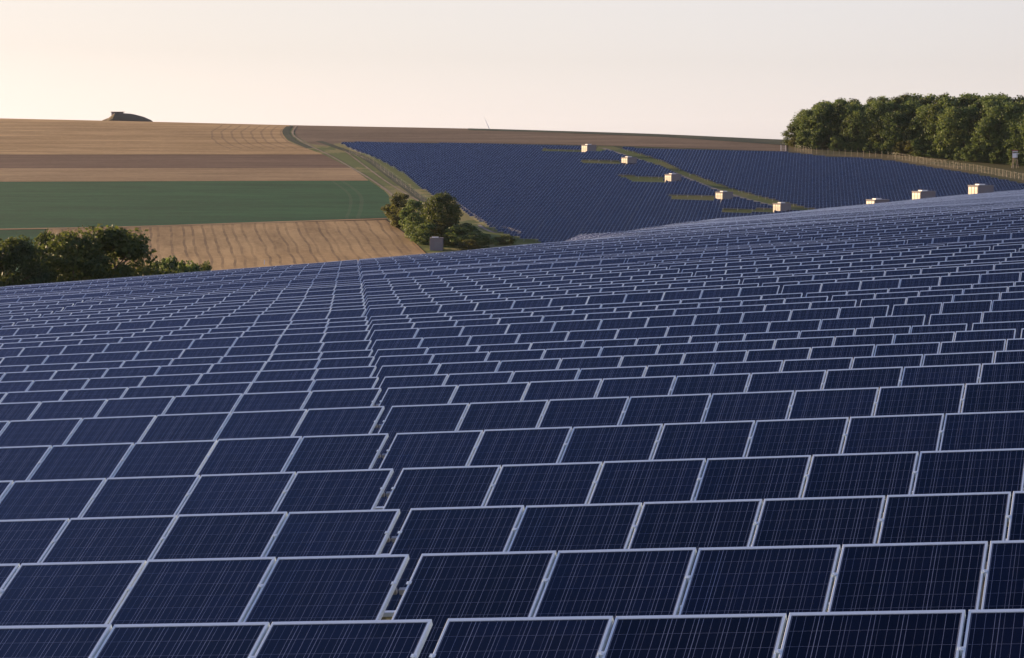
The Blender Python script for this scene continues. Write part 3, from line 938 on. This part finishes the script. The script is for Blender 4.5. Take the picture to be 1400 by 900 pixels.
# forest prototypes, 10 m tall and scaled
FT = []
for i in range(7):
    w = [6.6, 7.4, 5.6, 7.0, 8.0, 6.0, 7.2][i]
    FT.append((crown_mesh('crown', 10, w, M['leaf'] if i not in (2, 5) else M['leaf_dark'], 100 + i, 150, 42, .36, .05 if i != 3 else .12, ['round', 'round', 'egg', 'round', 'round', 'egg', 'round'][i]),
               trunk_mesh('trunk', 10, w, 200 + i)))
OUT_X = [1078, 1084, 1095, 1110, 1130, 1160, 1200, 1240, 1300, 1345, 1400, 1460]
OUT_Y = [178, 164, 152, 144, 138, 134, 132, 129, 129, 127.5, 131, 132]
FB_X = [1078, 1140, 1200, 1260, 1330, 1400, 1460]
FB_Y = [199, 204, 208, 212.5, 219, 225, 231]
nt = 0
for row, (dep, topoff, n, sh) in enumerate(((0, 28, 26, 0), (6, 15, 22, 9), (13, 5, 20, 3), (22, 0, 18, 12))):
    for i in range(n):
        x = 1091 + (i + .5 * (row % 2)) * (365.0 / n) + random.gauss(0, 3) + row * 3
        X0, Y0 = hit(x, np.interp(x, FB_X, FB_Y))
        Y = Y0 + dep + random.uniform(-3.0, 3.0) * (1 if x > 1110 else .3); X = px_x(x, 200) * Y
        ytop = np.interp(x, OUT_X, OUT_Y) + abs(random.gauss(0, .5)) * (topoff * .5 + 3) * (1 if x > 1150 else .35) + topoff * .55 * (1 if x > 1150 else .12)
        g = float(G(X, Y))
        h = float(px_slope(ytop)) * Y - g
        h = max(5.5, h)
        pi = random.randrange(len(FT)) if row < 2 else random.choice([2, 5, 0, 2, 5, 3])
        if row == 0:
            lab = f'green broadleaf tree at the wood edge, {ORD[i]} of the front row from its left tip'
        elif row == 1: lab = 'broadleaf tree crowded just behind the front row of the wood'
        else: lab = 'dark green tree deep in the wood, only its top showing against sky'
        wsc = max(h / 10 * 1.0, 1.35) * random.uniform(.85, 1.2)
        plant_tree('forest_tree', FT[pi], X, Y, wsc, random.uniform(0, 6.28), lab, 'tree', 'trees of the wood on the hill', sz=h / 10)
        nt += 1
SB = [(crown_mesh('foliage', 4, 4.4, M['leaf'] if i else M['leaf_dry'], 400 + i, 70, 70, .26, .0, 'round'), trunk_mesh('stem', 3, 3, 420 + i)) for i in range(3)]
for i in range(30):
    x = 1086 + i * 11.3 + random.gauss(0, 2.5)
    X, Y = hit(x, np.interp(x, FB_X, FB_Y) + 1.5)
    k = random.uniform(.7, 1.5)
    plant_tree('edge_shrub', random.choice(SB), X, Y - 1.5, k * 1.15, random.uniform(0, 6.28), 'leafy shrub at the foot of the wood behind the long fence', 'shrub', 'shrubs along the wood edge', sz=k, part='foliage', stem='stem')
# the big dark clump beyond the near crest, left edge of the picture
BT = [(crown_mesh('crown', 10, 8.0, M['leaf_dark'], 300 + i, 190, 85, .34, .0, s), trunk_mesh('trunk', 10, 7, 320 + i)) for i, s in enumerate(('round', 'round', 'egg'))]
for x, yt, Y, wpx, p, lab in ((-40, 322, 395, 120, 0, 'dark bushy tree cut off by the left frame edge'),
                              (18, 326, 385, 90, 1, 'dark tree with yellowish rim at the far left of the clump'),
                              (62, 322, 400, 60, 2, 'narrow tree rising between two rounder dark trees'),
                              (100, 318, 392, 100, 0, 'broad dark tree in the middle of the left clump'),
                              (155, 311, 398, 122, 1, 'tallest dark tree with lit yellow green top at the clump end')):
    X = px_x(x, yt) * Y; h = float(px_slope(yt)) * Y - float(G(X, Y))
    plant_tree('dark_tree', BT[p], X, Y, wpx * Y / FPX / 8.0 * 1.15, random.uniform(0, 6), lab, 'tree', 'dark trees beyond the near crest', sz=h / 10)
SD = (crown_mesh('foliage', 4, 4.4, M['leaf_dark'], 431, 70, 70, .26, .0, 'round'), trunk_mesh('stem', 3, 3, 432))
for x, yt, Y, wpx, p, lab in ((199, 363, 430, 44, SB[0], 'low dry looking bush beside the dark tree clump'),
                              (214, 361, 436, 40, SB[2], 'second bush from the dark tree clump in the low row'),
                              (231, 355, 440, 44, SB[1], 'tallest green bush in the low row below the stubble'),
                              (246, 359, 446, 36, SB[2], 'mid green bush just right of the tallest bush below stubble'),
                              (259, 362, 450, 40, SB[1], 'rounded bush between the mid green bush and small dark bush'),
                              (277, 360, 455, 36, SD, 'small dark round bush at the end of the low row')):
    X = px_x(x, yt) * Y; h = float(px_slope(yt)) * Y - float(G(X, Y))
    plant_tree('bush', p, X, Y, wpx * Y / FPX / 4.4 * 1.3, random.uniform(0, 6), lab, 'bush', 'bushes below the stubble field', sz=h / 4, part='foliage', stem='stem')
# hedge and tree at the foot of the far field
X, Y = hit(604, 331)
h = float(px_slope(265.5)) * Y - float(G(X, Y))
plant_tree('round_tree', (crown_mesh('crown', 10, 8.2, M['leaf_dark'], 501, 190, 75, .34, .22, 'round'), trunk_mesh('trunk', 10, 7, 502)),
           X, Y, 55 * Y / FPX / 8.2 * 1.1, .4, 'big round dark tree standing out of the hedge by the panels', 'tree', None, sz=h / 10)
for x, yt, yb, wpx, p, lab in ((546, 265, 303, 34, 0, 'reddish olive bush at the top left end of the hedge'),
                               (566, 275, 314, 36, 1, 'olive bush just left of the big round tree'),
                               (549, 284, 311, 28, 0, 'yellowish bush on the stubble edge low left of the hedge'),
                               (570, 292, 326, 34, 2, 'green bush in the hedge below the round tree left side'),
                               (584, 306, 334, 34, 1, 'bush directly behind the grey hut left corner'),
                               (606, 303, 333, 46, 0, 'brownish bush in front of the round tree trunk'),
                               (632, 306, 337, 46, 2, 'wide bush right of the grey hut'),
                               (652, 316, 340, 40, 2, 'low bush in shadow further right of the grey hut'),
                               (641, 328, 344, 26, 0, 'small yellow bush at the crest right of hut'),
                               (690, 322, 334, 26, 1, 'dark low bush by the gravel path bend')):
    X, Y = hit(x, yb)
    h = float(px_slope(yt)) * Y - float(G(X, Y))
    pr = SB[p] if x != 690 else SD
    plant_tree('hedge_bush', pr, X, Y, wpx * Y / FPX / 4.4 * 1.3, random.uniform(0, 6), lab, 'bush', 'bushes of the hedge below the far field', sz=h / 4, part='foliage', stem='stem')

# ------------------------------------------------------------------ fences, gate, stand, hut on the mound, turbine, marker
M['wood'] = plain('weathered_wood', (.48, .39, .25), .85, 0, .2, 2)
M['wire'] = plain('fence_wire', (.30, .30, .28), .5, .5)
def fence(name, px_line, n, hgt, pr, label, mat):
    P = plan(dense(px_line, 6)); P = np.array(P)
    d = np.concatenate([[0], np.cumsum(np.hypot(*np.diff(P, axis=0).T))])
    t = np.linspace(0, d[-1], n)
    Q = [(float(np.interp(a, d, P[:, 0])), float(np.interp(a, d, P[:, 1]))) for a in t]
    Q = [(x, y, float(G(x, y))) for x, y in Q]
    root = empty(name, Q[0]); tag(root, label, 'fence')
    o = Vector(Q[0])
    for q in Q:
        b = MB(); v = Vector(q) - o; k = random.uniform(.92, 1.08)
        b.bar((v.x, v.y, v.z - .4), (v.x, v.y, v.z + hgt * k), pr, pr * .9, 6)
        b.build('post', [mat], root)
    b = MB()
    for f in (.12, .3, .48, .66, .84, .97):
        for a, c in zip(Q[:-1], Q[1:]):
            b.bar(Vector(a) - o + Vector((0, 0, hgt * f)), Vector(c) - o + Vector((0, 0, hgt * f)), .004, n=4)
    b.build('wire', [M['wire']], root)
fence('fence', [(1087, 206.5), (1110, 211.0), (1150, 213.5), (1217, 216.8), (1270, 225.6), (1340, 236), (1410, 249)], 58, 2.1, .045, 'long wire fence on wooden posts between far panels and wood', M['wood'])
fence('fence', [(478, 210), (505, 220.5), (548, 253), (580, 276), (608, 292)], 20, 1.9, .020, 'thin steel fence along the ditch left of the far panels', M['wood'])
fence('fence', [(630, 288), (655, 306), (676, 317), (690, 318), (712, 326)], 9, 1.7, .02, 'short pale fence around the lower corner of the far panels', M['wood'])
X, Y = hit(1071, 206.8)
r = empty('gate', (X, Y, float(G(X, Y)))); tag(r, 'pale metal gate at the skyline beside the wood tip', 'gate')
for s in (-1, 1):
    b = MB(); b.box((s * .8, 0, .9), (.14, .14, 2.2)); b.build('gate_post', [M['white']], r)
b = MB()
for z in (.25, 1.0, 1.7): b.box((0, 0, z), (1.44, .05, .07))
for i in range(5): b.box((-.5 + i * .25, .0, .97), (.03, .03, 1.5))
b.build('gate_leaf', [M['steel']], r)

X, Y = hit(1387.5, 230.0)
r = empty('hunting_stand', (X, Y, float(G(X, Y))), (0, 0, math.radians(-30))); tag(r, 'white and red raised hunting hide on wooden legs at the wood edge', 'hunting stand')
M['red'] = plain('red_board', (.30, .055, .04), .7)
b = MB(); b.box((0, 0, 3.95), (1.25, 1.25, 1.4)); b.box((0, 0, 5.25), (1.25, 1.25, .30))
for sx in (-1, 1):
    for sy in (-1, 1): b.box((sx * .52, sy * .55, 4.87), (.10, .10, .46))
b.build('cabin', [M['white']], r)
b = MB(); b.box((0, 0, 5.55), (1.6, 1.6, .30)); b.build('roof', [M['red']], r)
b = MB(); b.box((-.655, 0, 4.3), (.05, 1.2, 2.1)); b.build('side_board', [M['red']], r)
for sx in (-1, 1):
    for sy in (-1, 1):
        b = MB(); b.bar((sx * .85, sy * .85, -.3), (sx * .5, sy * .5, 3.24), .07); b.build('leg', [M['wood']], r)
b = MB()
for sx in (-.22, .22): b.bar((sx, -1.9, -.2), (sx, -.66, 3.3), .04)
for i in range(9): b.bar((-.22, -1.83 + i * .13, .0 + i * .38), (.22, -1.83 + i * .13, .0 + i * .38), .025)
b.build('ladder', [M['wood']], r)
b = MB(); b.box((.95, .1, 4.5), (.7, .25, .18)); b.build('shelf', [M['white']], r)

# mound with a low hut on the skyline
def mound():
    Ym = 1165.0; X0 = px_x(170, 163) * Ym
    zb = float(px_slope(164.5)) * Ym
    prof = [(-35, -4), (-28, .2), (-20, 1.4), (-15, 3.0), (-11, 4.0), (-8, 3.8), (8, 3.4), (14, 3.0), (26, 1.8), (36, .1), (44, -4)]
    prof = [(a * Ym / FPX, b_ * 1.12 * 1.05 * Ym / FPX * 2.5 / 1.12) for a, b_ in prof]
    b = MB(); n = 14
    ring = []
    for i in range(n + 1):
        t = i / n * 2 - 1
        ring.append([(X0 + a, Ym + t * 14, zb - 3 + max(0, 3 + z) * max(0, 1 - t * t) ** .8) for a, z in prof])
    for r0, r1 in zip(ring[:-1], ring[1:]):
        for i in range(len(prof) - 1): b.face([r0[i], r0[i + 1], r1[i + 1], r1[i]])
    tag(b.build('mound', [M['mound']], smooth=True), kind='structure')
    zt = zb + 3.4 * 1.05 * 2.5 * Ym / FPX
    r = empty('mound_hut', (px_x(160.5, 160) * Ym, Ym, zt - 1.4)); tag(r, 'low flat roofed hut dug into the mound on the skyline', 'hut')
    w = 15 * Ym / FPX
    bb = MB(); bb.box((0, 0, .9), (w, 3.0, 2.0)); bb.build('wall', [M['hut_wall']], r)
    bb = MB(); bb.box((.1, 0, 2.02), (w + .7, 3.6, .26)); bb.build('roof', [M['bark']], r)
    bb = MB(); bb.box((.6, -1.52, .95), (.9, .06, 1.6)); bb.build('door', [M['bark']], r)
mound()

# wind turbine far behind the ridge: only a blade reaches above it
def turbine():
    Yt = 9500.0
    hx, hy = px_x(669.6, 178) * Yt, Yt
    hz = float(px_slope(178.5)) * Yt
    r = empty('wind_turbine', (hx, hy, hz - 95)); tag(r, 'distant wind turbine behind the ridge with one blade tip showing', 'wind turbine')
    b = MB(); b.bar((0, 4, -60), (0, 4, 95), 2.2, 1.3, 14); b.build('tower', [M['white']], r)
    b = MB(); b.box((0, 3, 95.5), (3.4, 9, 3.6)); b.build('nacelle', [M['white']], r)
    b = MB(); b.bar((0, -2.5, 95.5), (0, -.9, 95.5), .8, 1.7, 12); b.build('hub', [M['white']], r)
    for k in range(3):
        a = math.radians(-21 + 120 * k); d = Vector((math.sin(a), 0, math.cos(a))); e = Vector((math.cos(a), 0, -math.sin(a)))
        c0 = Vector((0, -2, 95.5)); b = MB()
        prev = None
        for t, wd in ((0, 1.0), (.12, 1.9), (.3, 1.7), (.6, 1.15), (.9, .6), (1, .2)):
            p = c0 + d * (1 + 44 * t) - e * (1.6 * t * t); th = Vector((0, .35 * wd, 0))
            wd *= .6; s = [p - e * wd, p - th, p + e * wd, p + th]
            if prev:
                for i in range(4): b.face([prev[i], prev[(i + 1) % 4], s[(i + 1) % 4], s[i]])
            prev = s
        b.build('blade', [M['white']], r)
turbine()

X, Y = hit(361.5, 362)
r = empty('marker_post', (X, Y, float(G(X, Y)))); tag(r, 'short white marker post at the foot of the stubble field', 'marker post')
b = MB(); b.box((0, 0, .4), (.16, .10, 1.4)); b.build('post', [M['white']], r)
b = MB(); b.box((0, 0, 1.13), (.17, .11, .06)); b.build('post_cap', [M['conc']], r)

# evening air over the valley
hz = MB(); hz.box((0, 7100, 35), (26000, 14700, 190))
M['air'] = bpy.data.materials.new('evening_air'); M['air'].use_nodes = True
_t = M['air'].node_tree
for n in list(_t.nodes): _t.nodes.remove(n)
_o = _t.nodes.new('ShaderNodeOutputMaterial'); _v = _t.nodes.new('ShaderNodeVolumePrincipled')
_v.inputs['Color'].default_value = (.76, .87, 1.0, 1)
_v.inputs['Density'].default_value = HAZE
_v.inputs['Anisotropy'].default_value = 0.2
_t.links.new(_v.outputs[0], _o.inputs['Volume'])
tag(hz.build('haze', M['air']), kind='stuff')
